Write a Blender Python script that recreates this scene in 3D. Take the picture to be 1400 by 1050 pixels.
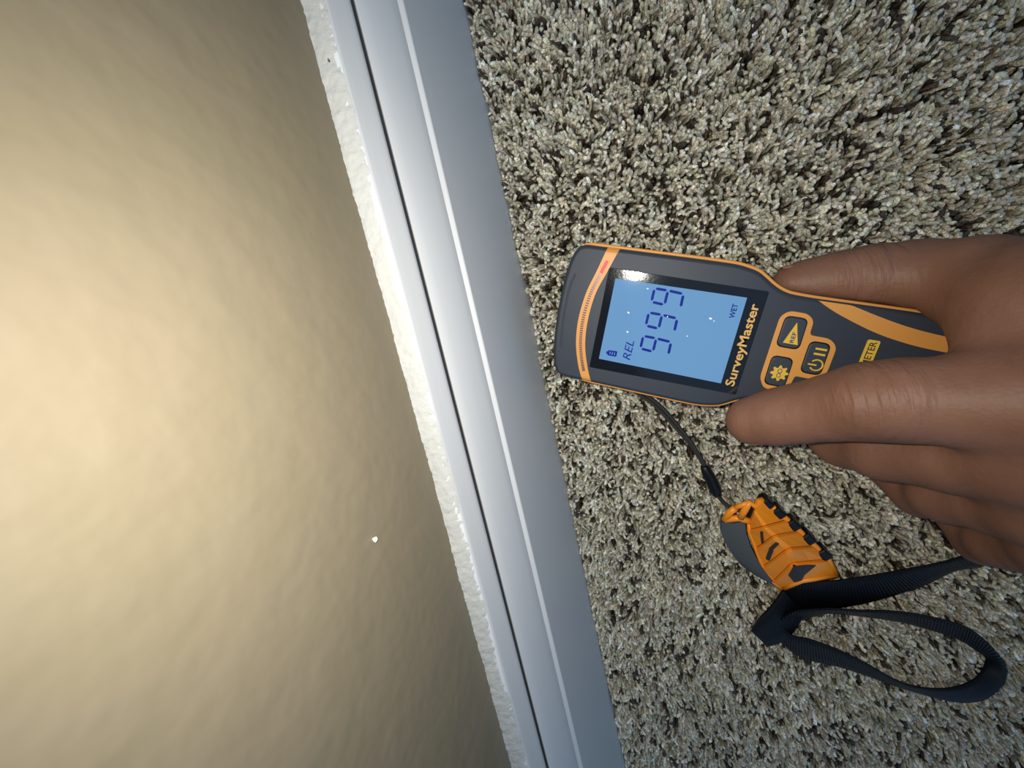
import bpy, bmesh, math
import numpy as np
from mathutils import Vector, Matrix

# ------------------------------------------------------------------ clear
for o in list(bpy.data.objects):
    bpy.data.objects.remove(o, do_unlink=True)
scene = bpy.context.scene
COL = scene.collection
S = 0.875e-3                       # one model unit (0.875 mm) in metres

# ------------------------------------------------------------------ camera, world, flash, exposure
CAM = Vector((86.30, 49.83, 240.0)) * S
RX = Vector((0.92174, -0.21722, -0.32127))       # camera right in the world
FW = Vector((-0.35751, -0.18043, -0.91630))      # camera forward
RX = (RX - FW * RX.dot(FW) / FW.length_squared).normalized()
FW.normalize()
UP = RX.cross(FW)
cd = bpy.data.cameras.new('camera')
cd.sensor_width = 36.0
cd.lens = 36.0 * 551.0 / 1400.0
cd.clip_start = 0.005
cam = bpy.data.objects.new('camera', cd)
COL.objects.link(cam)
cam.matrix_world = Matrix(((RX.x, UP.x, -FW.x, CAM.x), (RX.y, UP.y, -FW.y, CAM.y),
                           (RX.z, UP.z, -FW.z, CAM.z), (0, 0, 0, 1)))
scene.camera = cam

world = bpy.data.worlds.new('world')
scene.world = world
world.use_nodes = True
bg = world.node_tree.nodes['Background']
bg.inputs[0].default_value = (0.38, 0.63, 1.0, 1)
bg.inputs[1].default_value = 0.64

# the phone's flash beside the lens
fl = bpy.data.lights.new('phone_flash', 'SPOT')
fl.energy = 1.70
fl.color = (1.0, 0.955, 0.87)
fl.shadow_soft_size = 0.0025
fl.spot_size = math.radians(160)
fl.spot_blend = 1.0
flash = bpy.data.objects.new('phone_flash', fl)
COL.objects.link(flash)
flash.location = CAM + Vector((-13.0, 9.0, 4.0)) * S
AIM = FW + RX * 0.05
flash.rotation_euler = AIM.to_track_quat('-Z', 'Y').to_euler()

vs = scene.view_settings
vs.view_transform = 'Standard'
vs.look = 'None'
vs.gamma = 1.0
vs.use_curve_mapping = False
vs.exposure = 0.0

# ------------------------------------------------------------------ materials
def srgb(r, g, b):
    f = lambda c: (c / 12.92 if c <= 0.04045 else ((c + 0.055) / 1.055) ** 2.4)
    return (f(r / 255), f(g / 255), f(b / 255), 1)

def material(name, col, rough=0.5, spec=0.5, noise=None, bump=None, sheen=0.0, sss=0.0, emit=None, coat=0.0):
    """noise=(scale, col2, detail) mixes a second pigment; bump=[(scale, strength, detail, stretch)]"""
    m = bpy.data.materials.new(name)
    m.use_nodes = True
    nt = m.node_tree
    b = nt.nodes['Principled BSDF']
    b.inputs['Base Color'].default_value = col
    b.inputs['Roughness'].default_value = rough
    b.inputs['Specular IOR Level'].default_value = spec
    if coat: b.inputs['Coat Weight'].default_value = coat; b.inputs['Coat Roughness'].default_value = 0.05
    if sheen: b.inputs['Sheen Weight'].default_value = sheen
    if sss:
        b.inputs['Subsurface Weight'].default_value = sss
        b.inputs['Subsurface Radius'].default_value = (1.0, 0.35, 0.2)
        b.inputs['Subsurface Scale'].default_value = 0.003
    if emit:
        b.inputs['Emission Color'].default_value = emit[0]
        b.inputs['Emission Strength'].default_value = emit[1]
    tc = nt.nodes.new('ShaderNodeTexCoord')
    if noise:
        n = nt.nodes.new('ShaderNodeTexNoise')
        n.inputs['Scale'].default_value = noise[0]; n.inputs['Detail'].default_value = noise[2]
        nt.links.new(tc.outputs['Object'], n.inputs['Vector'])
        r = nt.nodes.new('ShaderNodeValToRGB')
        r.color_ramp.elements[0].position = 0.35; r.color_ramp.elements[1].position = 0.65
        r.color_ramp.elements[0].color = col; r.color_ramp.elements[1].color = noise[1]
        nt.links.new(n.outputs['Fac'], r.inputs['Fac'])
        nt.links.new(r.outputs['Color'], b.inputs['Base Color'])
    prev = None
    for (sc, st, det, stretch) in (bump or []):
        mp = nt.nodes.new('ShaderNodeMapping')
        mp.inputs['Scale'].default_value = stretch
        nt.links.new(tc.outputs['Object'], mp.inputs['Vector'])
        n = nt.nodes.new('ShaderNodeTexNoise')
        n.inputs['Scale'].default_value = sc; n.inputs['Detail'].default_value = det
        nt.links.new(mp.outputs['Vector'], n.inputs['Vector'])
        bp = nt.nodes.new('ShaderNodeBump')
        bp.inputs['Strength'].default_value = st; bp.inputs['Distance'].default_value = 0.001
        nt.links.new(n.outputs['Fac'], bp.inputs['Height'])
        if prev: nt.links.new(prev.outputs['Normal'], bp.inputs['Normal'])
        prev = bp
    if prev: nt.links.new(prev.outputs['Normal'], b.inputs['Normal'])
    return m

M = {}
M['wall'] = material('beige_wall_paint', (0.150, 0.126, 0.080, 1), 0.48, 0.30, noise=(28, (0.157, 0.129, 0.086, 1), 3),
                     bump=[(70, 0.55, 2.0, (1, 1, 1)), (190, 0.22, 1.5, (1, 1, 1))])
M['trim'] = material('white_trim_paint', (0.465, 0.468, 0.46, 1), 0.45, 0.3, bump=[(180, 0.05, 2, (1, 0.1, 1))])
M['caulk'] = material('white_caulk', (0.335, 0.333, 0.308, 1), 0.65, 0.2, bump=[(420, 0.55, 3, (1, 1, 1))])
M['speck'] = material('paint_crumb', (0.8, 0.78, 0.68, 1), 0.6)  # also colours the pale glint flecks on the screen
M['dirt'] = material('dirt_fleck', (0.06, 0.05, 0.045, 1), 0.8)
M['backing'] = material('carpet_backing', srgb(74, 66, 54), 0.95, 0.1, noise=(420, srgb(40, 35, 28), 4), bump=[(420, 1.0, 4, (1, 1, 1))])
M['shell'] = material('charcoal_plastic', srgb(46, 51, 59), 0.5, 0.22, bump=[(2500, 0.06, 2, (1, 1, 1))])
M['orange'] = material('orange_rubber', srgb(192, 132, 62), 0.45, 0.35)
M['yellow'] = material('yellow_print', srgb(200, 162, 52), 0.45, 0.4)
M['amber'] = material('amber_print', srgb(196, 152, 80), 0.45, 0.4)
M['bezel'] = material('black_glass', (0.006, 0.007, 0.010, 1), 0.07, 0.4, bump=[(900, 0.018, 4, (1, 1, 1))])
M['lcd'] = material('backlit_lcd', srgb(52, 74, 100), 0.05, 0.25, emit=((0.16, 0.35, 0.60, 1), 0.66))
M['segment'] = material('lcd_segment', srgb(14, 34, 120), 0.5, 0.05)
M['led'] = material('led_lens', srgb(92, 70, 80), 0.2, 0.6)
M['led_red'] = material('led_red', (0.5, 0.01, 0.01, 1), 0.4, 0.2, emit=((1.0, 0.0, 0.02, 1), 1.5))
M['button'] = material('button_rubber', srgb(45, 50, 58), 0.5, 0.35)
M['black'] = material('black_nylon', srgb(14, 15, 18), 0.6, 0.35)
M['cord'] = material('dark_cord', srgb(40, 38, 34), 0.6, 0.4, bump=[(2500, 0.5, 1, (1, 1, 1))])
M['sleeve'] = material('black_rubber', srgb(10, 10, 12), 0.4, 0.3)
M['fob'] = material('orange_plastic', srgb(238, 140, 28), 0.38, 0.45)
M['fobgrey'] = material('grey_rubber', srgb(72, 75, 77), 0.65, 0.25)
M['inlay'] = material('dark_inlay', srgb(50, 44, 40), 0.55, 0.35)
M['skin'] = material('brown_skin', (0.150, 0.067, 0.037, 1), 0.56, 0.34, noise=(60, (0.182, 0.084, 0.050, 1), 4),
                     bump=[(900, 0.16, 3, (1, 1, 1)), (150, 0.40, 2, (1.6, 0.4, 1))], sss=0.10)
def knuckle_creases(m, c, ax, rad):
    nt = m.node_tree; b = nt.nodes['Principled BSDF']
    old = b.inputs['Normal'].links[0].from_socket
    tc = nt.nodes.new('ShaderNodeTexCoord')
    d = nt.nodes.new('ShaderNodeVectorMath'); d.operation = 'DISTANCE'; d.inputs[1].default_value = [x * S for x in c]
    nt.links.new(tc.outputs['Object'], d.inputs[0])
    mr = nt.nodes.new('ShaderNodeMapRange'); mr.inputs['From Min'].default_value = rad * S; mr.inputs['From Max'].default_value = rad * S * 0.55
    nt.links.new(d.outputs['Value'], mr.inputs['Value'])
    mp = nt.nodes.new('ShaderNodeMapping'); mp.inputs['Rotation'].default_value = (0, 0, ax); mp.inputs['Scale'].default_value = (430, 60, 60)
    nt.links.new(tc.outputs['Object'], mp.inputs['Vector'])
    n = nt.nodes.new('ShaderNodeTexNoise'); n.inputs['Scale'].default_value = 1.0; n.inputs['Detail'].default_value = 2
    nt.links.new(mp.outputs['Vector'], n.inputs['Vector'])
    mu = nt.nodes.new('ShaderNodeMath'); mu.operation = 'MULTIPLY'
    nt.links.new(n.outputs['Fac'], mu.inputs[0]); nt.links.new(mr.outputs['Result'], mu.inputs[1])
    bp = nt.nodes.new('ShaderNodeBump'); bp.inputs['Strength'].default_value = 0.6; bp.inputs['Distance'].default_value = 0.0020
    nt.links.new(mu.outputs['Value'], bp.inputs['Height']); nt.links.new(old, bp.inputs['Normal'])
    nt.links.new(bp.outputs['Normal'], b.inputs['Normal'])
knuckle_creases(M['skin'], (148.8, -4.4, 80.0), -0.1, 20)
knuckle_creases(M['skin'], (167.6, 34.0, 36.0), 0.1, 17)
M['nail'] = material('nail', (0.20, 0.10, 0.065, 1), 0.4, 0.4)

# webbing: cross ribs
def webbing():
    m = material('ribbed_webbing', srgb(7, 8, 12), 0.5, 0.25)
    nt = m.node_tree; b = nt.nodes['Principled BSDF']
    uv = nt.nodes.new('ShaderNodeUVMap'); w = nt.nodes.new('ShaderNodeTexWave')
    w.inputs['Scale'].default_value = 1.0; w.bands_direction = 'X'
    nt.links.new(uv.outputs['UV'], w.inputs['Vector'])
    bp = nt.nodes.new('ShaderNodeBump'); bp.inputs['Strength'].default_value = 0.8; bp.inputs['Distance'].default_value = 0.0006
    nt.links.new(w.outputs['Fac'], bp.inputs['Height']); nt.links.new(bp.outputs['Normal'], b.inputs['Normal'])
    return m
M['webbing'] = webbing()

def pile_mat():
    m = material('carpet_yarn', (0.4, 0.36, 0.28, 1), 0.40, 0.55, bump=[(2200, 0.9, 2, (1, 1, 0.4))])
    nt = m.node_tree; b = nt.nodes['Principled BSDF']
    a = nt.nodes.new('ShaderNodeAttribute'); a.attribute_name = 'yarn'
    tc = nt.nodes.new('ShaderNodeTexCoord'); n = nt.nodes.new('ShaderNodeTexNoise')
    n.inputs['Scale'].default_value = 1300; n.inputs['Detail'].default_value = 2
    nt.links.new(tc.outputs['Object'], n.inputs['Vector'])
    mr = nt.nodes.new('ShaderNodeMapRange'); mr.inputs['From Min'].default_value = 0.3; mr.inputs['From Max'].default_value = 0.7
    mr.inputs['To Min'].default_value = 0.55; mr.inputs['To Max'].default_value = 1.35
    nt.links.new(n.outputs['Fac'], mr.inputs['Value'])
    vm = nt.nodes.new('ShaderNodeVectorMath'); vm.operation = 'SCALE'
    nt.links.new(a.outputs['Color'], vm.inputs[0]); nt.links.new(mr.outputs['Result'], vm.inputs['Scale'])
    nt.links.new(vm.outputs['Vector'], b.inputs['Base Color'])
    return m
M['pile'] = pile_mat()

# ------------------------------------------------------------------ helpers
def link(o, parent=None):
    COL.objects.link(o)
    if parent is not None: o.parent = parent
    return o

def mesh(name, verts, faces, mat, parent=None, smooth=False, loc=(0, 0, 0)):
    """verts in model units, relative to loc when given"""
    me = bpy.data.meshes.new(name)
    me.from_pydata([tuple(c * S for c in v) for v in verts], [], faces)
    me.materials.append(M[mat])
    bm = bmesh.new(); bm.from_mesh(me)
    bmesh.ops.recalc_face_normals(bm, faces=bm.faces)
    bm.to_mesh(me); bm.free()
    if smooth:
        me.polygons.foreach_set('use_smooth', [True] * len(me.polygons))
    o = bpy.data.objects.new(name, me)
    o.location = Vector(loc) * S
    return link(o, parent)

def empty(name, loc, rz=0.0):
    o = bpy.data.objects.new(name, None)
    o.empty_display_size = 0.01
    o.location = Vector(loc) * S; o.rotation_euler = (0, 0, rz)
    return link(o)

def tag(o, label=None, cat=None, group=None, kind=None):
    for k, v in (('label', label), ('category', cat), ('group', group), ('kind', kind)):
        if v: o[k] = v
    return o

def bevel(o, w, seg=2, ang=35):
    m = o.modifiers.new('bevel', 'BEVEL'); m.width = w * S; m.segments = seg
    m.limit_method = 'ANGLE'; m.angle_limit = math.radians(ang)
    return o

def plate(name, poly, z0, z1, mat, parent, bev=0.0):
    """flat polygon extruded from z0 to z1"""
    n = len(poly)
    v = [(p[0], p[1], z0) for p in poly] + [(p[0], p[1], z1) for p in poly]
    f = [tuple(range(n - 1, -1, -1)), tuple(range(n, 2 * n))] + [(i, (i + 1) % n, n + (i + 1) % n, n + i) for i in range(n)]
    o = mesh(name, v, f, mat, parent)
    if bev: bevel(o, bev)
    return o

def round_poly(pts, r, seg=5):
    out = []
    n = len(pts)
    rr = r if hasattr(r, '__len__') else [r] * n
    for i in range(n):
        p0, p1, p2 = Vector(pts[i - 1]), Vector(pts[i]), Vector(pts[(i + 1) % n])
        a, b = (p0 - p1), (p2 - p1)
        d = min(rr[i], a.length * 0.49, b.length * 0.49)
        s, e = p1 + a.normalized() * d, p1 + b.normalized() * d
        for k in range(seg + 1):
            t = k / seg
            q = s * (1 - t) ** 2 + p1 * 2 * t * (1 - t) + e * t ** 2
            out.append((q.x, q.y))
    return out

def tube(name, path, radii, mat, parent=None, sides=10, caps=True):
    path = [Vector(p) for p in path]
    n = len(path)
    if not hasattr(radii, '__len__'): radii = [radii] * n
    V, F = [], []
    nrm = None
    for i, p in enumerate(path):
        t = (path[min(i + 1, n - 1)] - path[max(i - 1, 0)]).normalized()
        if nrm is None:
            nrm = t.cross(Vector((0.1, 0.2, 1))).normalized()
        nrm = (nrm - t * nrm.dot(t)).normalized()
        bi = t.cross(nrm)
        for k in range(sides):
            a = 2 * math.pi * k / sides
            V.append(tuple(p + (nrm * math.cos(a) + bi * math.sin(a)) * radii[i]))
    for i in range(n - 1):
        for k in range(sides):
            k2 = (k + 1) % sides
            F.append((i * sides + k, i * sides + k2, (i + 1) * sides + k2, (i + 1) * sides + k))
    if caps:
        F.append(tuple(range(sides))); F.append(tuple((n - 1) * sides + k for k in range(sides)))
    return mesh(name, V, F, mat, parent, smooth=True)

def spline(pts, n):
    """Catmull-Rom through points of any dimension"""
    P = np.array(pts, float)
    P = np.vstack([2 * P[0] - P[1], P, 2 * P[-1] - P[-2]])
    k = len(pts) - 1
    out = []
    for i in range(n):
        t = i / (n - 1) * k
        j = min(int(t), k - 1); t -= j
        a, b, c, d = P[j], P[j + 1], P[j + 2], P[j + 3]
        out.append(0.5 * (2 * b + (c - a) * t + (2 * a - 5 * b + 4 * c - d) * t * t + (3 * b - a - 3 * c + d) * t ** 3))
    return np.array(out)

def text_mesh(name, body, size, mat, parent, centre, rot, z, bold=0.0, shear=0.0, width=None, depth=0.12):
    cu = bpy.data.curves.new('t', 'FONT')
    cu.body = body; cu.size = size; cu.align_x = 'CENTER'; cu.align_y = 'CENTER'
    cu.offset = bold; cu.shear = shear; cu.extrude = depth / 2; cu.resolution_u = 3
    tmp = bpy.data.objects.new('t', cu); COL.objects.link(tmp)
    bpy.context.view_layer.update()
    me = bpy.data.meshes.new_from_object(tmp.evaluated_get(bpy.context.evaluated_depsgraph_get()))
    bpy.data.objects.remove(tmp); bpy.data.curves.remove(cu)
    co = np.empty(len(me.vertices) * 3); me.vertices.foreach_get('co', co); co = co.reshape(-1, 3)
    lo, hi = co.min(0), co.max(0)
    co[:, :2] -= (lo[:2] + hi[:2]) / 2
    if width: co[:, 0] *= width / (hi[0] - lo[0])
    c, s = math.cos(rot), math.sin(rot)
    x = co[:, 0] * c - co[:, 1] * s + centre[0]; y = co[:, 0] * s + co[:, 1] * c + centre[1]
    out = np.stack([x, y, co[:, 2] + z], 1) * S
    me.vertices.foreach_set('co', out.ravel()); me.update()
    me.materials.clear(); me.materials.append(M[mat]); me.name = name
    o = bpy.data.objects.new(name, me)
    return link(o, parent)

rng = np.random.default_rng(7)

# ------------------------------------------------------------------ the setting
# wall
w = mesh('wall_left', [(0, -1100, -20), (0, 1100, -20), (0, 1100, 1300), (0, -1100, 1300),
                       (-60, -1100, -20), (-60, 1100, -20), (-60, 1100, 1300), (-60, -1100, 1300)],
         [(0, 1, 2, 3), (7, 6, 5, 4), (0, 4, 5, 1), (2, 6, 7, 3), (1, 5, 6, 2), (0, 3, 7, 4)], 'wall')
tag(w, 'beige painted wall with a light roller texture', kind='structure')
# crumbs of paint on the wall
def crumb(name, c, r, mat, parent, seed):
    bm = bmesh.new(); bmesh.ops.create_icosphere(bm, subdivisions=1, radius=1)
    g = np.random.default_rng(seed)
    for v in bm.verts: v.co = Vector((v.co.x * r * .8, v.co.y * r, v.co.z * r)) * float(g.uniform(.7, 1.15))
    V = [tuple(v.co + Vector(c)) for v in bm.verts]; F = [tuple(v.index for v in f.verts) for f in bm.faces]
    bm.free()
    return mesh(name, V, F, mat, parent)

# baseboard: swept profile (x out from the wall, z up)
PROF = [(0, 119.2), (5.6, 118.6), (6.5, 118.0), (6.9, 117.2), (7.0, 116.6), (7.45, 113.4), (7.9, 110.0), (8.35, 107.6), (8.4, 106.4), (8.1, 105.5), (7.2, 104.8), (2.4, 104.0),
        (2.4, 92.4), (5.9, 99.3), (6.3, 99.5), (6.7, 98.9), (8.2, 95.0), (10.0, 88.0), (11.2, 82.6), (11.7, 79.6), (11.6, 77.9), (11.4, 77.0),
        (13.3, 76.8), (13.6, 76.3), (13.6, 60), (13.6, 30), (13.6, -18), (0, -18)]
ys = [-1100, -420, -300, -200, -100, 0, 100, 200, 320, 1100]
V = [(x, y, z) for y in ys for (x, z) in PROF]; n = len(PROF)
F = [(i * n + k, i * n + (k + 1) % n, (i + 1) * n + (k + 1) % n, (i + 1) * n + k) for i in range(len(ys) - 1) for k in range(n)]
F += [tuple(range(n)), tuple((len(ys) - 1) * n + k for k in range(n))]
bb = mesh('baseboard_left', V, F, 'trim', smooth=True)
bb.modifiers.new('edge', 'EDGE_SPLIT').split_angle = math.radians(22)
tag(bb, 'white painted moulded baseboard with groove and ledge', kind='structure')

# lumpy caulk bead on the top edge
ny, nk = 760, 9
V, F = [], []
yy = np.linspace(-420, 340, ny)
ph = rng.uniform(0, 6.28, 12)
def wob(y, k):
    return sum(math.sin(y * f + ph[(i + k) % 12]) * a for i, (f, a) in enumerate(((.031, .5), (.083, .35), (.21, .22), (.53, .16), (1.1, .12), (1.9, .10))))
lump = rng.normal(0, 0.16, (ny, nk))
for i, y in enumerate(yy):
    for k in range(nk):
        t = k / (nk - 1)
        x = -0.3 + t * (6.9 + 0.45 * wob(y * 1.3, 3)); z = 118.3 + 1.9 * (1 - t) ** 1.5 + 0.55 * math.sin(t * math.pi) + 0.55 * wob(y, 0) * (1 - t) + lump[i, k]
        if k == nk - 1: z = 117.9
        V.append((x, float(y), z))
for i in range(ny - 1):
    for k in range(nk - 1):
        F.append((i * nk + k, i * nk + k + 1, (i + 1) * nk + k + 1, (i + 1) * nk + k))
mesh('caulk_bead', V, F, 'caulk', bb, smooth=True)
crumb('paint_crumb', (0.5, -6.6, 155.4), 1.0, 'speck', w, 3)
crumb('dirt_fleck', (3.6, 135.5, 119.5), 0.55, 'dirt', bb, 5)

# floor under the pile
fl_ = mesh('floor', [(0, -1100, -13), (1500, -1100, -13), (1500, 1100, -13), (0, 1100, -13),
                     (0, -1100, -40), (1500, -1100, -40), (1500, 1100, -40), (0, 1100, -40)],
           [(0, 1, 2, 3), (7, 6, 5, 4), (0, 4, 5, 1), (1, 5, 6, 2), (2, 6, 7, 3), (3, 7, 4, 0)], 'backing')
tag(fl_, 'flat floor beneath the carpet pile', kind='structure')

# ------------------------------------------------------------------ carpet pile (stuff)
def build_pile():
    def lattice(x0, x1, y0, y1, sp):
        gx, gy = np.meshgrid(np.arange(x0, x1, sp), np.arange(y0, y1, sp))
        p = np.stack([gx.ravel(), gy.ravel()], 1)
        return p + rng.uniform(-.5, .5, p.shape) * sp * 0.95
    def vnoise(p, sc, seed):
        g = np.random.default_rng(seed).uniform(-1, 1, (256, 256))
        q = p / sc + 100; i = np.floor(q).astype(int); t = q - i; t = t * t * (3 - 2 * t)
        a = g[i[:, 0] % 256, i[:, 1] % 256]; b = g[(i[:, 0] + 1) % 256, i[:, 1] % 256]
        c = g[i[:, 0] % 256, (i[:, 1] + 1) % 256]; d = g[(i[:, 0] + 1) % 256, (i[:, 1] + 1) % 256]
        return (a * (1 - t[:, 0]) + b * t[:, 0]) * (1 - t[:, 1]) + (c * (1 - t[:, 0]) + d * t[:, 0]) * t[:, 1]
    def tufts(near, sides, plies, fat):
        rings = 5
        nt_ = len(near)
        lean = np.stack([vnoise(near, 8, 1) * 2.4 + vnoise(near, 26, 3) * 1.2, vnoise(near, 8, 2) * 2.4 + vnoise(near, 26, 4) * 1.2], 1) + rng.normal(0, 1.3, (nt_, 2))
        height = 12.3 + vnoise(near, 7, 5) * 1.7 + vnoise(near, 22, 6) * 0.8 + rng.normal(0, 0.9, nt_)
        shade = vnoise(near, 11, 8) * 0.35 + rng.normal(0, 0.55, nt_)
        pal = np.array([srgb(*c)[:3] for c in ((74, 62, 46), (138, 129, 106), (193, 185, 160), (212, 206, 187), (236, 233, 219))])
        ci = np.clip((shade * 0.9 + 2.45), 0, 3.999); i0 = ci.astype(int); fr = (ci - i0)[:, None]
        colr = pal[i0] * (1 - fr) + pal[np.minimum(i0 + 1, 4)] * fr
        dark = rng.random(nt_) < 0.11
        colr[dark] = np.array(srgb(58, 47, 35)[:3]) * rng.uniform(.7, 1.3, (dark.sum(), 1))
        tt = np.array([0, .45, .75, .93, 1.0]); rr = np.array([0.95, 1.0, 1.10, 1.02, 0.60])
        allv, allc = [], []
        tw0 = rng.uniform(0, 6.28, nt_); twr = rng.uniform(2.0, 4.2, nt_)
        rad = rng.uniform(0.80, 1.22, nt_) * fat
        for p in range(plies):
            a0 = tw0 + p * 2 * math.pi / plies
            spread = rng.uniform(0.2, 1.5, nt_)
            curl = rng.normal(0, 0.9, (nt_, 2))
            hh = height + rng.normal(0, 0.9, nt_)
            for r in range(rings):
                t = tt[r]
                ang = a0 + twr * t
                off = 0.75 + spread * t ** 3
                cx = near[:, 0] + lean[:, 0] * t ** 1.7 + curl[:, 0] * t ** 4 + np.cos(ang) * off
                cy = near[:, 1] + lean[:, 1] * t ** 1.7 + curl[:, 1] * t ** 4 + np.sin(ang) * off
                cx = np.maximum(cx, 14.7)
                cz = -13 + hh * t
                for k in range(sides):
                    b = 2 * math.pi * k / sides + a0 + t * 2.5
                    ro = rad * rr[r] * (1 + 0.18 * np.sin(b * 2 + tw0))
                    # tilt the ring a little towards the lean
                    allv.append(np.stack([cx + np.cos(b) * ro, cy + np.sin(b) * ro, cz - 0.25 * (np.cos(b) * lean[:, 0] + np.sin(b) * lean[:, 1]) * t * ro * 0.5], 1))
            allc.append(np.clip(colr * rng.lognormal(0, 0.24, (nt_, 1)) * rng.uniform(0.95, 1.05, (nt_, 3)), 0, 1))
        A = np.stack(allv, 1)                       # (nt, plies*rings*sides, 3)
        per = plies * rings * sides
        quads = []
        tips = []
        for p in range(plies):
            o = p * rings * sides
            for r in range(rings - 1):
                for k in range(sides):
                    k2 = (k + 1) % sides
                    quads.append((o + r * sides + k, o + r * sides + k2, o + (r + 1) * sides + k2, o + (r + 1) * sides + k))
            tips.append(tuple(o + (rings - 1) * sides + k for k in range(sides)))
        quads = np.array(quads); tips = np.array(tips)
        base = (np.arange(nt_) * per)[:, None, None]
        Q = (quads[None] + base).reshape(-1, 4); T = (tips[None] + base).reshape(-1, sides)
        cc = np.ones((nt_, plies, rings * sides, 4), np.float32)
        for p in range(plies): cc[:, p, :, :3] = allc[p][:, None, :]
        return A.reshape(-1, 3), Q, T, cc.reshape(-1, 4)
    fine = lattice(14.6, 295, -385, 285, 2.95)
    wide = lattice(14.9, 520, -560, 470, 3.9)
    wide = wide[~((wide[:, 0] < 294) & (wide[:, 1] > -384) & (wide[:, 1] < 284))]
    V1, Q1, T1, C1 = tufts(fine, 5, 2, 1.0)
    V2, Q2, T2, C2 = tufts(wide, 4, 1, 1.55)
    VV = np.concatenate([V1, V2]); CC = np.concatenate([C1, C2])
    faces = [(Q1, 0), (T1, 0), (Q2, len(V1)), (T2, len(V1))]
    loops = np.concatenate([(f + o).ravel() for f, o in faces]).astype(np.int32)
    sizes = np.concatenate([np.full(len(f), f.shape[1]) for f, o in faces])
    st = np.concatenate([[0], np.cumsum(sizes)[:-1]]).astype(np.int32)
    me = bpy.data.meshes.new('carpet_pile')
    me.vertices.add(len(VV))
    me.vertices.foreach_set('co', (VV * S).ravel().astype(np.float32))
    me.loops.add(len(loops))
    me.loops.foreach_set('vertex_index', loops)
    me.polygons.add(len(sizes))
    me.polygons.foreach_set('loop_start', st)
    me.polygons.foreach_set('use_smooth', np.ones(len(sizes), bool))
    me.update(calc_edges=True)
    at = me.attributes.new('yarn', 'FLOAT_COLOR', 'POINT')
    at.data.foreach_set('color', CC.ravel())
    me.materials.append(M['pile'])
    o = bpy.data.objects.new('carpet_pile', me)
    link(o)
    tag(o, 'speckled beige and brown cut pile carpet', 'carpet', kind='stuff')
build_pile()

# ------------------------------------------------------------------ the moisture meter
ANG = math.radians(-21.367)
ZT = 38.0
meter = empty('moisture_meter', (39.33, 43.88, 0.0), ANG)
tag(meter, 'charcoal and orange handheld moisture meter with lit blue screen', 'moisture meter')

HW = [(7.0, 32.6), (9.2, 33.2), (12, 33.4), (16, 33.4), (22, 33.4), (30, 33.4), (45, 33.4), (60, 33.4), (74, 33.2), (80, 32.4), (84.5, 31.2), (88, 29.2), (91, 27.2), (94, 25.6), (97, 24.5), (101, 23.9), (112, 23.6), (140, 23.7), (165, 23.2), (180, 21.0)]
up = [(0.2, 0.0), (0.4, 8), (0.9, 16), (1.9, 23), (3.2, 28), (5.2, 31.4)] + HW
up = [tuple(p) for p in spline(up, 90)]
tail = [(188, 15), (191.5, 8), (192.5, 0)]
outl = up + [tuple(p) for p in spline([up[-1]] + tail, 14)[1:]]
outl = outl + [(u, -w_) for (u, w_) in outl[-2:0:-1]]
OUT = np.array(outl)
def inset(poly, d):
    P = np.array(poly); t = np.roll(P, -1, 0) - np.roll(P, 1, 0)
    t /= np.linalg.norm(t, axis=1)[:, None] + 1e-9
    nrm = np.stack([-t[:, 1], t[:, 0]], 1)
    a = 0.5 * np.sum(P[:, 0] * np.roll(P[:, 1], -1) - P[:, 1] * np.roll(P[:, 0], -1))
    return P + nrm * d * (1 if a > 0 else -1)
def depth_k(u):
    t = min(max((u - 88) / 34, 0), 1); t = t * t * (3 - 2 * t)
    return 1 - 0.50 * t
rings = [(9, 0.6), (5, 1.2), (2, 4.0), (0.6, 9), (0.15, 16), (0.1, 26), (0.1, 33.0), (0.35, 35.6), (0.9, 36.9), (1.5, 37.6), (2.3, 38.0)]
V, F = [], []
n = len(OUT)
for (d, z) in rings:
    for p in inset(OUT, d):
        V.append((p[0], p[1], ZT - (ZT - z) * depth_k(p[0])))
for r in range(len(rings) - 1):
    for k in range(n):
        F.append((r * n + k, r * n + (k + 1) % n, (r + 1) * n + (k + 1) % n, (r + 1) * n + k))
hf = n // 2                          # caps as strips between mirrored points
for o0 in (0, (len(rings) - 1) * n):
    for k in range(hf):
        a, b, c, d = k, k + 1, (n - k - 1) % n, (n - k) % n
        q = []
        for x in (a, b, c, d):
            if o0 + x not in q: q.append(o0 + x)
        if len(q) > 2: F.append(tuple(q))
body = mesh('body', V, F, 'shell', meter, smooth=True)
em = body.modifiers.new('edge', 'EDGE_SPLIT'); em.split_angle = math.radians(40)
for pg in body.data.polygons:
    if abs(pg.normal.z) > 0.999: pg.use_smooth = False

# orange rubber rim along both flanks
for sgn in (1, -1):
    pts = [p for p in up if p[0] > (7.5 if sgn > 0 else 16) and p[0] < 178]
    pts = [(p[0], sgn * (p[1] + (0.1 if sgn > 0 else -0.55)), 35.4) for p in pts]
    rad = [0.80 * min(1, 0.45 + (p[0] - pts[0][0]) / 8) for p in pts]
    tube('rubber_rim', pts, rad, 'orange', meter, 8)

# seam ridge at the nose
pts = spline([(6.6, 19), (5.3, 14), (4.7, 8), (4.5, 0), (4.8, -8), (5.6, -15), (6.2, -18)], 24)
V, F = [], []
for i, p in enumerate(pts):
    for (du, z) in ((-0.55, ZT - 0.05), (-0.25, ZT + 0.28), (0.2, ZT + 0.28), (0.55, ZT - 0.05)):
        V.append((p[0] + du, p[1], z))
for i in range(len(pts) - 1):
    for k in range(3): F.append((i * 4 + k, i * 4 + k + 1, i * 4 + 5 + k, i * 4 + 4 + k))
mesh('nose_ridge', V, F, 'shell', meter, smooth=True)

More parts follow.
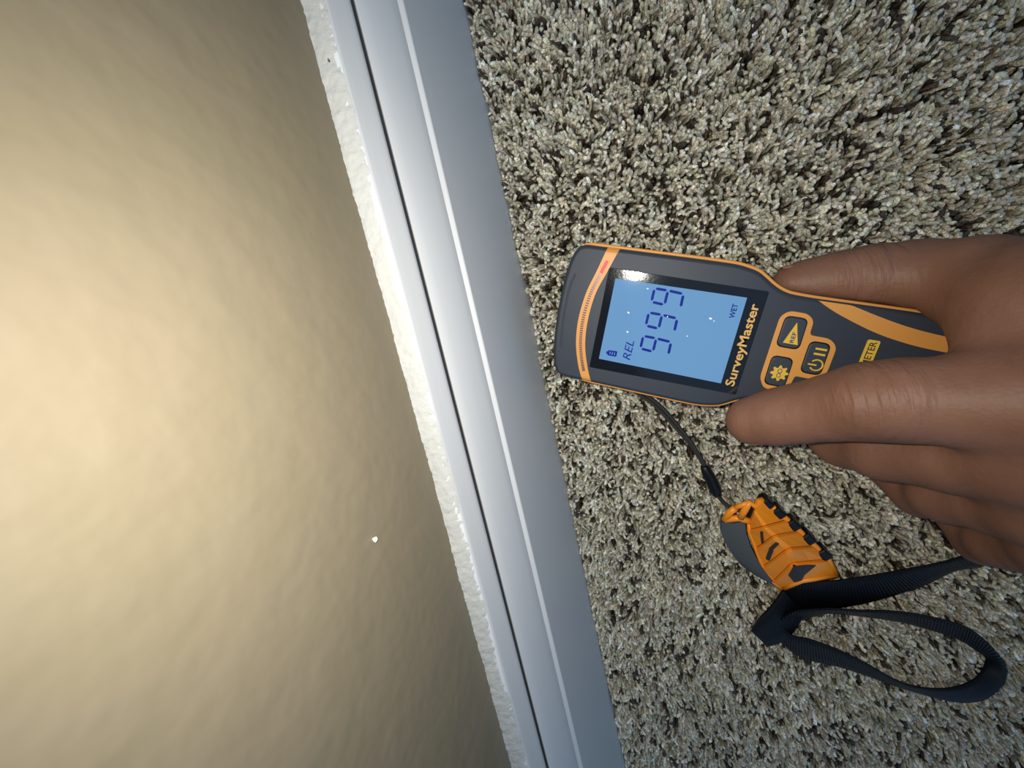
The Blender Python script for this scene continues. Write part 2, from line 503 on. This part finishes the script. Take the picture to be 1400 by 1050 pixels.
# curved orange band with its row of LEDs
bl = [(19.4, 33.0), (16.5, 22.0), (13.4, 11.0), (12.0, -2.0), (13.0, -14.0), (16.0, -24.5), (19.6, -32.4)]
br = [(25.0, 33.0), (21.4, 22.0), (17.9, 11.0), (16.7, -2.0), (17.7, -14.0), (20.8, -24.5), (24.2, -32.4)]
L = spline(bl, 60); Rr = spline(br, 60)
V, F = [], []
for i in range(60):
    e = abs(L[i][1])
    zt = ZT + 0.35 - (0.0 if e < 30.3 else (e - 30.3) ** 2 * 0.28)
    for (q, zz) in ((L[i], zt - 0.9), (L[i], zt), (Rr[i], zt), (Rr[i], zt - 0.9)):
        V.append((q[0], q[1], zz))
for i in range(59):
    for k in range(3): F.append((i * 4 + k, i * 4 + k + 1, i * 4 + 5 + k, i * 4 + 4 + k))
F += [(0, 1, 2, 3), (236, 237, 238, 239)]
band = mesh('indicator_band', V, F, 'orange', meter)
Cc = (L + Rr) / 2
def led_box(i, t, hl, hwid):
    k = t * 59; j = min(int(k), 58); f = k - j
    p = Cc[j] * (1 - f) + Cc[j + 1] * f; d = Cc[j + 1] - Cc[j]; d = d / np.linalg.norm(d); nn = np.array([-d[1], d[0]])
    b = [p + d * sx * hl + nn * sy * hwid for sx, sy in ((-1, -1), (1, -1), (1, 1), (-1, 1))]
    return [(q[0], q[1], z) for z in (ZT + 0.2, ZT + 0.62) for q in b]
BF = [(3, 2, 1, 0), (4, 5, 6, 7), (0, 1, 5, 4), (1, 2, 6, 5), (2, 3, 7, 6), (3, 0, 4, 7)]
V, F = [], []
for i in range(54):
    t = 0.10 + i * 0.0148
    vv = led_box(i, t, 0.30 if i > 5 else 0.44, 0.72)
    if i < 6:
        o = mesh('lit_led', vv, BF, 'led_red', band); continue
    F += [tuple(a + len(V) for a in f) for f in BF]; V += vv
o = mesh('led_row', V, F, 'led', band); o['kind'] = 'stuff'

# display
bez = plate('display_bezel', round_poly([(21.9, 24.1), (21.9, -24.9), (89.8, -23.5), (90.0, 23.4)], 0.8), ZT - 0.3, ZT + 0.45, 'bezel', meter, 0.2)
lcd = plate('lcd_screen', [(25.75, 19.63), (25.75, -19.63), (82.4, -19.63), (82.4, 19.63)], ZT + 0.1, ZT + 0.5, 'lcd', bez)
ZS = ZT + 0.50
def seg(a, b, wd, name='digit_segment'):
    a, b = Vector(a), Vector(b); d = (b - a).normalized(); nn = Vector((-d.y, d.x)) * wd / 2
    a2, b2 = a + d * wd * 0.55, b - d * wd * 0.55
    return plate(name, [tuple(a), tuple(a2 + nn), tuple(b2 + nn), tuple(b), tuple(b2 - nn), tuple(a2 - nn)], ZS, ZS + 0.08, 'segment', lcd)
for k in range(3):
    w0 = 14.6 - 11.15 * k
    TL, TR, BR, BL = (44.0, w0 + 3.15), (49.95, w0 + 3.1), (49.95, w0 - 3.4), (44.0, w0 - 3.0)
    CE, DE = (56.8, w0 + 2.6), (57.0, w0 - 3.6)
    g = 0.25
    for a, b in ((BL, TL), (TL, TR), (BR, TR), (BL, BR), (TR, CE), (DE, CE)):
        a, b = Vector(a), Vector(b); d = (b - a).normalized() * 0.45
        seg(tuple(a + d), tuple(b - d), 1.2)
PI2 = math.pi / 2
text_mesh('mode_text', 'REL', 5.4, 'segment', lcd, (38.7, -12.6), PI2, ZS + 0.05, 0.0, 0.25, width=9.6)
text_mesh('status_text', 'WET', 3.1, 'segment', lcd, (78.7, 13.2), PI2, ZS + 0.05, 0.06, 0.0, width=6.3)
# battery symbol
plate('battery_symbol', round_poly([(29.4, -14.4), (29.4, -17.1), (33.8, -17.0), (33.8, -14.2)], 0.5), ZS, ZS + 0.06, 'segment', lcd)
plate('battery_tip', [(28.7, -15.1), (28.7, -16.4), (29.4, -16.4), (29.4, -15.1)], ZS, ZS + 0.06, 'segment', lcd)
for q in range(3):
    plate('battery_bar', [(30.3 + q * 1.1, -15.0), (30.3 + q * 1.1, -16.4), (30.7 + q * 1.1, -16.4), (30.7 + q * 1.1, -15.0)], ZS + 0.06, ZS + 0.1, 'lcd', lcd)
text_mesh('name_lettering', 'SurveyMaster', 5.3, 'amber', bez, (86.6, -1.2), PI2, ZT + 0.5, 0.10, 0.0, width=37.5)

# pale flecks drawn for white glints off dust and scratches on the glass
for (du, dw, r_) in ((52.5, 6.2, .35), (35.0, 5.0, .45), (36.5, -4.0, .4), (70.5, 8.5, .45), (72.2, 7.6, .3), (63.0, -1.0, .3), (41.0, 17.2, .3)):
    a0 = rng.uniform(0, 3)
    plate('dust_glint', [(du + r_ * math.cos(a0 + a) * (1.8 if q % 2 else 0.6), dw + r_ * math.sin(a0 + a)) for q, a in enumerate((0, 1.3, 2.6, 3.9, 5.1))], ZS, ZS + 0.1, 'speck', lcd)

# buttons
frame_pts = [(97.0, -13.5), (96.9, 14.0), (99.6, 16.9), (106.6, 16.8), (109.6, 14.4), (109.8, 8.3), (117.6, 8.2), (120.9, 5.2), (120.9, -6.6), (117.6, -10.0), (109.9, -10.0), (109.2, -15.3), (106.4, -18.0), (99.6, -18.0)]
bf = plate('button_frame', round_poly(frame_pts, [2, 2, 2.2, 2.2, 2, 1.6, 2.2, 2.2, 2.2, 2.2, 1, 1.6, 2.2, 2.2]), ZT - 0.2, ZT + 0.5, 'orange', meter, 0.2)
def button(pts):
    plate('button_gap', round_poly(pts, 2.7), ZT + 0.2, ZT + 0.56, 'bezel', bf)
    c = sum((Vector(p) for p in pts), Vector((0, 0))) / 4
    q = [tuple(c + (Vector(p) - c) * 0.93) for p in pts]
    return plate('button', round_poly(q, 2.6), ZT + 0.2, ZT + 1.0, 'button', meter, 0.3)
b1 = button([(98.7, 14.9), (107.5, 14.9), (107.9, 1.3), (98.7, 1.3)])
b2 = button([(98.7, -2.5), (107.3, -2.5), (107.5, -16.0), (98.9, -16.0)])
b3 = button([(110.6, 6.2), (118.6, 6.2), (118.9, -7.9), (110.8, -7.9)])
ZB = ZT + 1.0
plate('triangle_icon', [(103.6, 12.7), (100.9, 3.4), (106.6, 3.4)], ZB, ZB + 0.08, 'yellow', b1)
text_mesh('reference_text', 'REF', 2.1, 'segment', b1, (104.0, 6.2), PI2, ZB + 0.1, 0.03, 0, width=4.6, depth=0.06)
g = []
for k in range(32):
    a = 2 * math.pi * k / 32; r_ = 3.5 if (k % 4) in (0, 1) else 2.5
    g.append((103.5 + r_ * math.cos(a), -9.9 + r_ * math.sin(a)))
plate('gear_icon', g, ZB, ZB + 0.08, 'yellow', b2)
for dw in (-1.0, 1.0):
    pts = [(103.5 + 0.75 * math.cos(a), -9.9 + dw + 0.95 * math.sin(a), ZB + 0.1) for a in np.linspace(0, 2 * math.pi, 13)]
    tube('gear_loop', pts, 0.14, 'segment', b2, 5, caps=False)
# power ring with its tick, and the pause bars
ring = []
for a in np.linspace(math.radians(215), math.radians(505), 22):
    ring.append((115.8 + 2.3 * math.cos(a), -3.6 + 2.3 * math.sin(a), ZB + 0.08))
tube('power_ring', ring, 0.36, 'yellow', b3, 6)
plate('power_tick', [(112.6, -3.3), (112.6, -3.9), (115.8, -3.9), (115.8, -3.3)], ZB, ZB + 0.25, 'yellow', b3)
for ww in (1.1, 3.3):
    plate('pause_bar', [(113.4, ww - 0.42), (117.6, ww - 0.42), (117.6, ww + 0.42), (113.4, ww + 0.42)], ZB, ZB + 0.08, 'yellow', b3)

# orange accent swooshes on the handle
UPR = [(107.6, 23.9), (116.6, 23.4), (123, 21.9), (130.5, 19.9), (141, 17.6), (152, 16.2), (165, 15.6), (178, 16.5)]
LWR = [(107.6, 23.2), (112.4, 20.6), (118.5, 17.9), (130, 13.9), (139.5, 11.7), (150, 10.4), (164, 10.2), (178, 11.6)]
u_, l_ = spline(UPR, 30), spline(LWR, 30)
for sgn in (1, -1):
    V, F = [], []
    for a, b in zip(u_, l_):
        for q, zz in ((a, -0.2), (a, 0.25), (b, 0.25), (b, -0.2)): V.append((q[0], sgn * min(q[1], 22.6), ZT + zz))
    for i in range(29):
        for k in range(3): F.append((i * 4 + k, i * 4 + k + 1, i * 4 + 5 + k, i * 4 + 4 + k))
    F += [(0, 1, 2, 3), tuple(116 + k for k in range(4))]
    mesh('accent_swoosh', V, F, 'orange', meter)
# maker's badge
bd = plate('badge', round_poly([(130.3, 10.4), (130.3, -10.4), (134.7, -10.4), (134.7, 10.4)], 0.8), ZT - 0.2, ZT + 0.25, 'yellow', meter)
text_mesh('badge_text', 'PROTIMETER', 3.4, 'inlay', bd, (132.5, 0), PI2, ZT + 0.28, 0.04, 0, width=19.6)

# ------------------------------------------------------------------ the hand
def surface_nets(fn, lo, hi, vx):
    nx = [int((hi[i] - lo[i]) / vx) + 1 for i in range(3)]
    ax = [lo[i] + np.arange(nx[i]) * vx for i in range(3)]
    B = 8
    nb = [-(-c // B) for c in nx]
    D = np.ones([c * B for c in nb], np.float32)
    bi = np.stack(np.meshgrid(*[np.arange(c) for c in nb], indexing='ij'), -1).reshape(-1, 3)
    bc = (np.array(lo) + (bi * B + (B - 1) / 2) * vx).astype(np.float32)
    bd = fn(bc)
    loc3 = np.stack(np.meshgrid(*[np.arange(B)] * 3, indexing='ij'), -1).reshape(-1, 3)
    Dv = D.reshape(nb[0], B, nb[1], B, nb[2], B)
    near_ = np.abs(bd) < B * vx * 0.5 * 1.75 + 6.0
    for (a, b, c) in bi[~near_ & (bd < 0)]: Dv[a, :, b, :, c, :] = -1
    sel = bi[near_]
    pts = (np.array(lo) + (sel[:, None, :] * B + loc3[None]) * vx).astype(np.float32)
    vals = fn(pts).reshape(-1, B, B, B)
    for q, (a, b, c) in zip(vals, sel): Dv[a, :, b, :, c, :] = q
    D = D[:nx[0], :nx[1], :nx[2]]
    ins = D < 0
    cc = sum(ins[i:nx[0] - 1 + i, j:nx[1] - 1 + j, k:nx[2] - 1 + k].astype(np.int8) for i in (0, 1) for j in (0, 1) for k in (0, 1))
    act = (cc > 0) & (cc < 8)
    idx = -np.ones(act.shape, np.int64); ijk = np.argwhere(act); idx[act] = np.arange(len(ijk))
    acc = np.zeros((len(ijk), 3)); cnt = np.zeros(len(ijk))
    corners = [(i, j, k) for i in (0, 1) for j in (0, 1) for k in (0, 1)]
    for a in corners:
        for ax_ in range(3):
            if a[ax_]: continue
            b = list(a); b[ax_] = 1
            da = D[ijk[:, 0] + a[0], ijk[:, 1] + a[1], ijk[:, 2] + a[2]]; db = D[ijk[:, 0] + b[0], ijk[:, 1] + b[1], ijk[:, 2] + b[2]]
            m = (da < 0) != (db < 0)
            t = da[m] / (da[m] - db[m])
            p = np.repeat(np.array(a, float)[None], m.sum(), 0); p[:, ax_] = t
            acc[m] += p; cnt[m] += 1
    V = (ijk + acc / cnt[:, None]) * vx + np.array(lo)
    F = []
    for ax_ in range(3):
        o1, o2 = [(1, 2), (2, 0), (0, 1)][ax_]
        s0 = [slice(None)] * 3; s1 = [slice(None)] * 3
        s0[ax_] = slice(0, -1); s1[ax_] = slice(1, None)
        e = ins[tuple(s0)] != ins[tuple(s1)]
        E_ = np.argwhere(e)
        ok = (E_[:, o1] > 0) & (E_[:, o2] > 0) & (E_[:, o1] < nx[o1] - 1) & (E_[:, o2] < nx[o2] - 1)
        E_ = E_[ok]
        flip = ins[tuple(s0)][E_[:, 0], E_[:, 1], E_[:, 2]]
        def cell(d1, d2):
            q = E_.copy(); q[:, o1] -= d1; q[:, o2] -= d2
            return idx[q[:, 0], q[:, 1], q[:, 2]]
        q = np.stack([cell(1, 1), cell(0, 1), cell(0, 0), cell(1, 0)], 1)
        q[~flip] = q[~flip][:, ::-1]
        F.append(q)
    return V, np.concatenate(F)

def smin(a, b, k):
    h_ = np.maximum(k - np.abs(a - b), 0) / k
    return np.minimum(a, b) - h_ * h_ * k * 0.25
def cone(P, a, b, ra, rb, sq=None):
    a = np.array(a, np.float32); b = np.array(b, np.float32)
    d = b - a; t = np.clip(((P - a) @ d) / (d @ d), 0, 1)
    q = P - (a + t[..., None] * d)
    return np.sqrt((q * q).sum(-1)) - (ra + (rb - ra) * t)
def chain(P, pts, k=3.0):
    out = None
    for (a, ra), (b, rb) in zip(pts[:-1], pts[1:]):
        d = cone(P, a, b, ra, rb)
        out = d if out is None else smin(out, d, k)
    return out

WRIST = (296.0, -78.0, 96.0)
INDEX = [((118.3, -20.8, 47.0), 10.6), ((126.4, -19.1, 50.0), 11.6), ((134.7, -16.9, 54.0), 11.9), ((144.0, -13.8, 60.0), 12.6), ((152.1, -10.8, 66.0), 14.0), ((160.8, -10.3, 70.0), 14.3), ((172.6, -10.6, 75.0), 14.5), ((185.1, -10.9, 80.0), 16.5)]
MIDDLE = [((130.0, -4.0, 9.0), 8.2), ((140.0, -22.0, 12.0), 9.8), ((156.5, -42.1, 28.0), 11.0), ((164.1, -38.7, 46.0), 12.4), ((179.0, -36.0, 62.0), 13.5), ((190.9, -31.1, 76.0), 16.5)]
RING = [((153.0, -18.0, 8.5), 8.0), ((163.0, -40.0, 11.0), 9.6), ((185.3, -70.1, 26.0), 10.8), ((185.9, -62.4, 41.0), 11.8), ((194.0, -57.6, 56.0), 13.0), ((198.4, -51.7, 70.0), 15.5)]
PINKY = [((180.0, -44.0, 7.5), 7.2), ((190.0, -62.0, 9.5), 8.6), ((207.7, -98.3, 22.0), 9.4), ((206.4, -89.5, 34.0), 10.6), ((210.7, -82.8, 47.0), 12.0), ((209.8, -73.9, 60.0), 14.0)]
THUMB = [((143.0, 32.9, 23.0), 7.6), ((149.1, 32.4, 23.0), 9.4), ((160.0, 31.1, 24.0), 11.2), ((171.4, 29.9, 26.0), 12.4), ((183.9, 27.4, 30.0), 13.2), ((195.8, 21.8, 42.0), 16.0), ((201.7, 13.2, 60.0), 20.0), ((262.0, -38.0, 84.0), 23.0)]

def hand_sdf(P):
    fing = None
    for ch in (INDEX, MIDDLE, RING, PINKY):
        d = chain(P, ch)
        fing = d if fing is None else smin(fing, d, 5.0)
    palm = None
    for ch, r0 in ((INDEX, 16), (MIDDLE, 16), (RING, 15.5), (PINKY, 14)):
        d = cone(P, ch[-1][0], WRIST, ch[-1][1] - 0.5, 22)
        palm = d if palm is None else smin(palm, d, 8.0)
    # web between the thumb and the index finger, muscle pads
    palm = smin(palm, cone(P, (186.5, 1.9, 67.0), (194.9, 0.7, 72.0), 10, 15), 9)
    palm = smin(palm, cone(P, THUMB[6][0], WRIST, 20, 24), 10)
    palm = smin(palm, cone(P, WRIST, (360.0, -112.0, 112.0), 26, 28), 12)
    palm = smin(palm, cone(P, (360.0, -112.0, 112.0), (520.0, -190.0, 160.0), 28, 40), 12)
    th = chain(P, THUMB, 4.0)
    palm = smin(palm, th, 7.0)
    d = smin(fing, palm, 6.0)
    # flesh gives way to the meter it grips
    ca, sa = math.cos(ANG), math.sin(ANG)
    x, y, z = P[..., 0] - 39.33, P[..., 1] - 43.88, P[..., 2]
    u, w_ = x * ca + y * sa, -x * sa + y * ca
    hw_ = np.interp(u, [p_[0] for p_ in up], [p_[1] for p_ in up]).astype(np.float32)
    hw_ = np.where(u > 180, np.sqrt(np.maximum(21.0 ** 2 - ((u - 180) * 1.65) ** 2, 0)), hw_)
    kk = np.clip((u - 88) / 34, 0, 1); kk = 1 - 0.5 * kk * kk * (3 - 2 * kk)
    dev = np.maximum(np.maximum(np.abs(w_) - hw_ - 0.7, z - 38.5), np.maximum((ZT - 37.4 * kk) - z, u - 192.7))
    return -smin(-d, dev, 2.0)

Vh, Fh = surface_nets(hand_sdf, (95, -240, -6), (470, 75, 195), 1.35)
me = bpy.data.meshes.new('person')
me.from_pydata((Vh * S).tolist(), [], Fh.tolist())
me.materials.append(M['skin'])
me.polygons.foreach_set('use_smooth', [True] * len(me.polygons))
person = bpy.data.objects.new('person', me)
link(person)
tag(person, 'bare brown left hand and forearm gripping the meter handle', 'person')
sm = person.modifiers.new('smooth', 'SMOOTH'); sm.factor = 0.5; sm.iterations = 4

def nail(tip, prev, r, side, length):
    tip, prev = Vector(tip), Vector(prev)
    ax = (tip - prev).normalized(); side = Vector(side); side = (side - ax * side.dot(ax)).normalized(); bi = ax.cross(side)
    V, F = [], []
    for i in range(7):
        t = i / 6; c = tip + ax * (-length * 0.75 + t * length)
        for k in range(7):
            a = (k / 6 - 0.5) * 1.5 * (0.75 + 0.25 * math.sin(math.pi * min(t + 0.25, 1)))
            V.append(tuple(c + (side * math.cos(a) + bi * math.sin(a)) * (r + 0.15 - 1.2 * max(t - 0.6, 0))))
    for i in range(6):
        for k in range(6): F.append((i * 7 + k, i * 7 + k + 1, i * 7 + 8 + k, i * 7 + 7 + k))
    o = mesh('nail', V, F, 'nail', person, smooth=True)
    s_ = o.modifiers.new('thick', 'SOLIDIFY'); s_.thickness = 0.6 * S; s_.offset = 0
nail(INDEX[0][0], INDEX[1][0], 10.6, (-0.25, -1.0, -0.15), 12)
nail(THUMB[0][0], THUMB[1][0], 8.4, (0.35, 1.0, -0.2), 12)

# ------------------------------------------------------------------ tethered orange cap
cap = empty('lanyard_fob', (128.6, -116.9, 0.0))
base = Vector((128.6, -116.9, 0.0))
tag(cap, 'ribbed orange and dark grey plastic fob lying on the carpet', 'fob')
def rel(p): return tuple(Vector(p) - base)
LQ = [(118.0, -94.4, 7.0), (117.4, -100.6, 7.0), (119.7, -112.4, 7.0), (122.1, -124.4, 7.0), (126.5, -133.7, 7.0), (130.6, -138.7, 7.0)]
MQ = [(119.7, -84.3, 14.0), (123.2, -91.4, 18.0), (126.8, -95.6, 20.0), (132.5, -102.5, 21.0), (133.7, -112.0, 20.0), (138.4, -126.7, 15.0)]
RQ = [(125.3, -81.5, 8.0), (135.6, -94.2, 8.0), (140.6, -101.0, 8.0), (147.0, -110.1, 8.0), (152.8, -118.5, 8.0), (156.0, -128.5, 8.0)]
LQ, MQ, RQ = [[Vector(rel(p)) for p in q] for q in (LQ, MQ, RQ)]
# shell under the scales
V, F = [], []
for i in range(6):
    dn = Vector((0, 0, -1.6))
    for p in (LQ[i] + dn, MQ[i] + dn, RQ[i] + dn, Vector((RQ[i].x, RQ[i].y, 0.6)), Vector((LQ[i].x, LQ[i].y, 0.6))): V.append(tuple(p))
for i in range(5):
    for k in range(5): F.append((i * 5 + k, i * 5 + (k + 1) % 5, (i + 1) * 5 + (k + 1) % 5, (i + 1) * 5 + k))
F += [(0, 1, 2, 3, 4), (25, 26, 27, 28, 29)]
mesh('cap_shell', V, F, 'inlay', cap)
def scale_pt(i, s_, t, lift):
    """s_ along the scale 0..1, t from left rim (-1) over the ridge (0) to right rim (1)"""
    a = (LQ if t < 0 else RQ); tt = abs(t)
    p = (MQ[i] * (1 - tt) + a[i] * tt) * (1 - s_) + (MQ[i + 1] * (1 - tt) + a[i + 1] * tt) * s_
    return p + Vector((0, 0, lift))
for i in range(5):
    V, F = [], []
    for (s_, up_) in ((-0.0, 2.0), (0.99, -0.2)):
        for t in (-1, -0.45, -0.1, 0.1, 0.5, 1):
            p = scale_pt(i, s_, t, up_); V.append(tuple(p))
        for t in (-1, -0.45, -0.1, 0.1, 0.5, 1):
            p = scale_pt(i, s_, t, up_ - 2.6); V.append(tuple(p))
    for k in range(5):
        F += [(k, k + 1, 13 + k, 12 + k), (6 + k, 18 + k, 19 + k, 7 + k), (k, 6 + k, 7 + k, k + 1), (12 + k, 13 + k, 19 + k, 18 + k)]
    F += [(0, 12, 18, 6), (5, 11, 23, 17)]
    sc = bevel(mesh('cap_scale', V, F, 'fob', cap), 0.35, 2, 25)
    def inlay(pts, lift=None):
        V = []
        for (s_, t) in pts:
            V.append(tuple(scale_pt(i, s_, t, 2.0 - 2.2 * s_ + 0.7)))
        n_ = len(V)
        V += [(a, b, c - 1.8) for a, b, c in V]
        F = [tuple(range(n_)), tuple(range(2 * n_ - 1, n_ - 1, -1))] + [(k, (k + 1) % n_, n_ + (k + 1) % n_, n_ + k) for k in range(n_)]
        mesh('dark_inlay', V, F, 'inlay', sc)
    if i == 1: inlay([(0.15, -0.42), (0.2, -0.28), (0.95, -0.55), (0.95, -0.68)])
    if i == 2:
        inlay([(0.25, -0.12), (0.42, -0.08), (0.5, -0.42), (0.3, -0.5)])
        inlay([(0.3, -0.45), (0.55, -0.40), (0.9, -0.72), (0.7, -0.80)])
    if i == 4:
        inlay([(0.04, 0.0), (0.03, 0.30), (0.10, 0.60), (0.62, 0.16), (0.96, 0.0)])
        inlay([(0.04, 0.0), (0.96, 0.0), (0.85, -0.34), (0.24, -0.36)])
# rim lip and studs along the right side
for c0 in ((127.2, -83.7, 8.0), (132.4, -89.5, 8.0), (138.6, -96.9, 8.0), (145.0, -105.4, 8.0), (151.4, -115.0, 8.0)):
    c = Vector(rel(c0)); d = (RQ[4] - RQ[0]); d.z = 0; d.normalize(); nn = Vector((-d.y, d.x, 0))
    V = []
    for zz in (-7.0, 2.2):
        for sx, sy in ((-1, -1), (1, -1), (1, 1), (-1, 1)):
            V.append(tuple(c + d * 3.1 * sx + nn * 2.5 * sy + Vector((0, 0, zz))))
    bevel(mesh('side_stud', V, BF, 'sleeve', cap), 1.3, 3)
tube('rim_lip', [tuple(p + Vector((0.4, 0.3, -0.6))) for p in RQ], 1.5, 'fob', cap, 8)
tube('rim_lip', [tuple(p + Vector((-0.4, -0.3, 0.2))) for p in LQ], 1.1, 'fob', cap, 8)
tube('rim_lip', [tuple(LQ[5]), tuple(MQ[5]), tuple(RQ[5])], 1.2, 'fob', cap, 8)
# grey rubber side panel
outer = [(103.7, -96.4, 6.0), (102.8, -103.4, 5.0), (104.3, -110.6, 4.5), (107.1, -118.7, 4.0), (111.2, -126.0, 4.0), (117.7, -132.5, 4.0), (124.6, -137.3, 4.0), (129.8, -140.7, 5.0)]
inner = [(115.4, -94.0, 9.0), (115.3, -101.5, 9.5), (116.8, -110.3, 9.5), (118.9, -117.7, 9.5), (121.4, -124.0, 9.5), (124.6, -130.3, 9.0), (127.3, -135.0, 8.0), (130.2, -138.5, 7.0)]
V, F = [], []
for a, b in zip(outer, inner):
    a, b = Vector(rel(a)), Vector(rel(b)); m_ = a.lerp(b, 0.5) + Vector((0, 0, 1.6))
    for p in (a, m_, b, Vector((b.x, b.y, 0.4)), Vector((a.x, a.y, 0.4))): V.append(tuple(p))
for i in range(7):
    for k in range(5): F.append((i * 5 + k, i * 5 + (k + 1) % 5, (i + 1) * 5 + (k + 1) % 5, (i + 1) * 5 + k))
F += [(0, 1, 2, 3, 4), (35, 36, 37, 38, 39)]
pn = mesh('grip_panel', V, F, 'fobgrey', cap, smooth=True)
pn.modifiers.new('e', 'EDGE_SPLIT').split_angle = math.radians(50)
# bail the cord passes through
def R3(*ps): return [rel(p) for p in ps]
tube('cord_bail', R3((105.2, -93.9, 7.0), (108.7, -88.4, 8.0), (111.4, -85.4, 9.0)), 1.9, 'fob', cap, 8)
tube('cord_bail', R3((105.2, -93.9, 7.0), (112.6, -92.2, 8.0), (117.8, -94.5, 8.0)), 1.9, 'fob', cap, 8)
tube('cord_bail', R3((113.4, -91.6, 9.0), (115.9, -85.5, 11.0), (118.6, -81.1, 11.0), (120.8, -84.0, 11.0), (123.1, -82.1, 9.0), (125.6, -81.7, 8.0)), 1.9, 'fob', cap, 8)
tube('cord_bail', R3((111.4, -85.4, 9.0), (114.4, -83.2, 10.0), (118.1, -81.1, 11.0)), 1.4, 'fob', cap, 8)

# ------------------------------------------------------------------ lanyard: cord, sleeve and webbing strap
lan = empty('wrist_lanyard', (125.3, -162.9, 0.0))
lb = Vector((125.3, -162.9, 0.0))
tag(lan, 'black ribbed webbing wrist strap with a thin cord, looped on the carpet', 'lanyard')
def rl(p): return tuple(Vector(p) - lb)
def cordpath(pts, n=30): return [rl(p) for p in spline(pts, n)]
tube('cord', cordpath([(62.0, -3.9, 9.0), (69.4, -12.6, 7.0), (77.6, -21.8, 5.0), (86.9, -36.7, 4.0), (94.2, -49.6, 4.0), (99.6, -63.5, 4.5)]), 1.0, 'cord', lan, 8)
tube('cord', cordpath([(63.1, -2.7, 11.0), (72.0, -11.7, 8.5), (81.0, -22.8, 6.0), (89.2, -37.0, 5.0), (95.5, -50.4, 4.6), (100.4, -63.5, 4.5)]), 1.0, 'cord', lan, 8)
tube('cord_sleeve', cordpath([(98.5, -60.6, 4.5), (99.8, -64.9, 4.5), (101.4, -70.5, 4.5), (102.7, -75.6, 4.5), (103.4, -79.4, 4.5)], 14),
     list(np.interp(np.linspace(0, 1, 14), [0, 0.12, 0.3, 0.8, 1], [1.8, 2.6, 3.1, 3.3, 2.4])), 'sleeve', lan, 12)
tube('cord', cordpath([(102.9, -77.5, 4.5), (106.0, -84.4, 4.0), (110.2, -87.2, 6.0), (114.6, -88.1, 8.0)], 14), 1.1, 'cord', lan, 8)

def ribbon(name, pairs, n, thick=1.0):
    A = spline([rl(a) for a, b in pairs], n); B = spline([rl(b) for a, b in pairs], n)
    nc = 5
    V, F = [], []
    for i in range(n):
        for k in range(nc): V.append(tuple(A[i] + (B[i] - A[i]) * k / (nc - 1)))
    for i in range(n - 1):
        for k in range(nc - 1): F.append((i * nc + k, i * nc + k + 1, (i + 1) * nc + k + 1, (i + 1) * nc + k))
    o = mesh(name, V, F, 'webbing', lan, smooth=True)
    me = o.data
    C_ = (A + B) / 2; s_ = np.concatenate([[0], np.cumsum(np.linalg.norm(np.diff(C_, axis=0), axis=1))])
    uv = me.uv_layers.new(name='UVMap')
    for li, l in enumerate(me.loops):
        uv.data[li].uv = (s_[l.vertex_index // nc] * 0.22, (l.vertex_index % nc) / nc)
    m = o.modifiers.new('thick', 'SOLIDIFY'); m.thickness = thick * S; m.offset = 0
    return o
# from the cap away under the hand
ribbon('strap', [((131.0, -141.4, 5.0), (123.1, -159.2, 2.0)), ((134.1, -132.4, 9.0), (129.7, -158.6, 3.0)), ((140.1, -129.3, 12.0), (138.3, -156.5, 4.0)), ((151.0, -128.0, 13.0), (150.1, -152.9, 5.0)), ((164.8, -126.1, 12.0), (170.0, -146.8, 5.0)),
                 ((182.4, -122.1, 11.0), (193.3, -136.6, 4.0)), ((198.5, -117.3, 11.0), (207.1, -127.8, 3.0)), ((208.6, -111.6, 12.0), (217.2, -124.8, 3.0)), ((216.2, -105.6, 14.0), (225.6, -119.8, 4.0))], 70)
# folded end and stitched knot
ribbon('strap_fold', [((130.5, -137.8, 9.0), (139.8, -154.6, 6.0)), ((124.5, -148.1, 9.0), (134.5, -165.4, 6.0)), ((117.3, -158.5, 8.0), (127.5, -174.5, 6.0)), ((112.6, -168.8, 5.0), (120.6, -180.7, 4.0)), ((113.3, -172.6, 2.0), (121.5, -182.4, 1.5))], 24, 2.4)
# the loop
ribbon('strap_loop', [((126.3, -159.3, 8.0), (128.3, -166.0, 2.0)), ((135.4, -148.0, 13.0), (133.2, -166.1, 2.0)), ((149.5, -144.5, 14.0), (151.4, -157.0, 3.0)), ((163.3, -145.5, 13.0), (166.9, -158.3, 2.0)), ((179.3, -146.0, 12.0), (184.8, -160.7, 2.0)),
                      ((194.1, -149.8, 10.0), (196.8, -164.3, 2.0)), ((207.3, -155.1, 9.0), (209.2, -169.6, 2.0)), ((215.3, -162.5, 9.0), (216.3, -175.9, 2.0)), ((221.7, -173.2, 9.0), (220.1, -180.0, 2.0)), ((224.7, -183.2, 8.0), (218.7, -184.2, 3.0)), ((222.6, -195.8, 6.0), (215.0, -191.4, 4.0)), ((215.9, -204.8, 5.0), (207.9, -196.7, 5.0)),
                      ((206.5, -208.3, 4.0), (198.9, -198.8, 6.0)), ((195.9, -207.3, 3.0), (187.7, -196.8, 8.0)), ((183.1, -204.5, 2.0), (177.8, -191.9, 9.0)), ((169.4, -198.9, 2.0), (164.3, -181.3, 10.0)), ((155.1, -194.0, 2.0), (151.7, -173.8, 10.0)), ((142.2, -191.5, 2.0), (140.5, -169.1, 10.0)), ((132.3, -186.0, 2.0), (132.4, -168.3, 9.0)), ((126.6, -176.0, 3.0), (127.9, -164.0, 8.0))], 150)
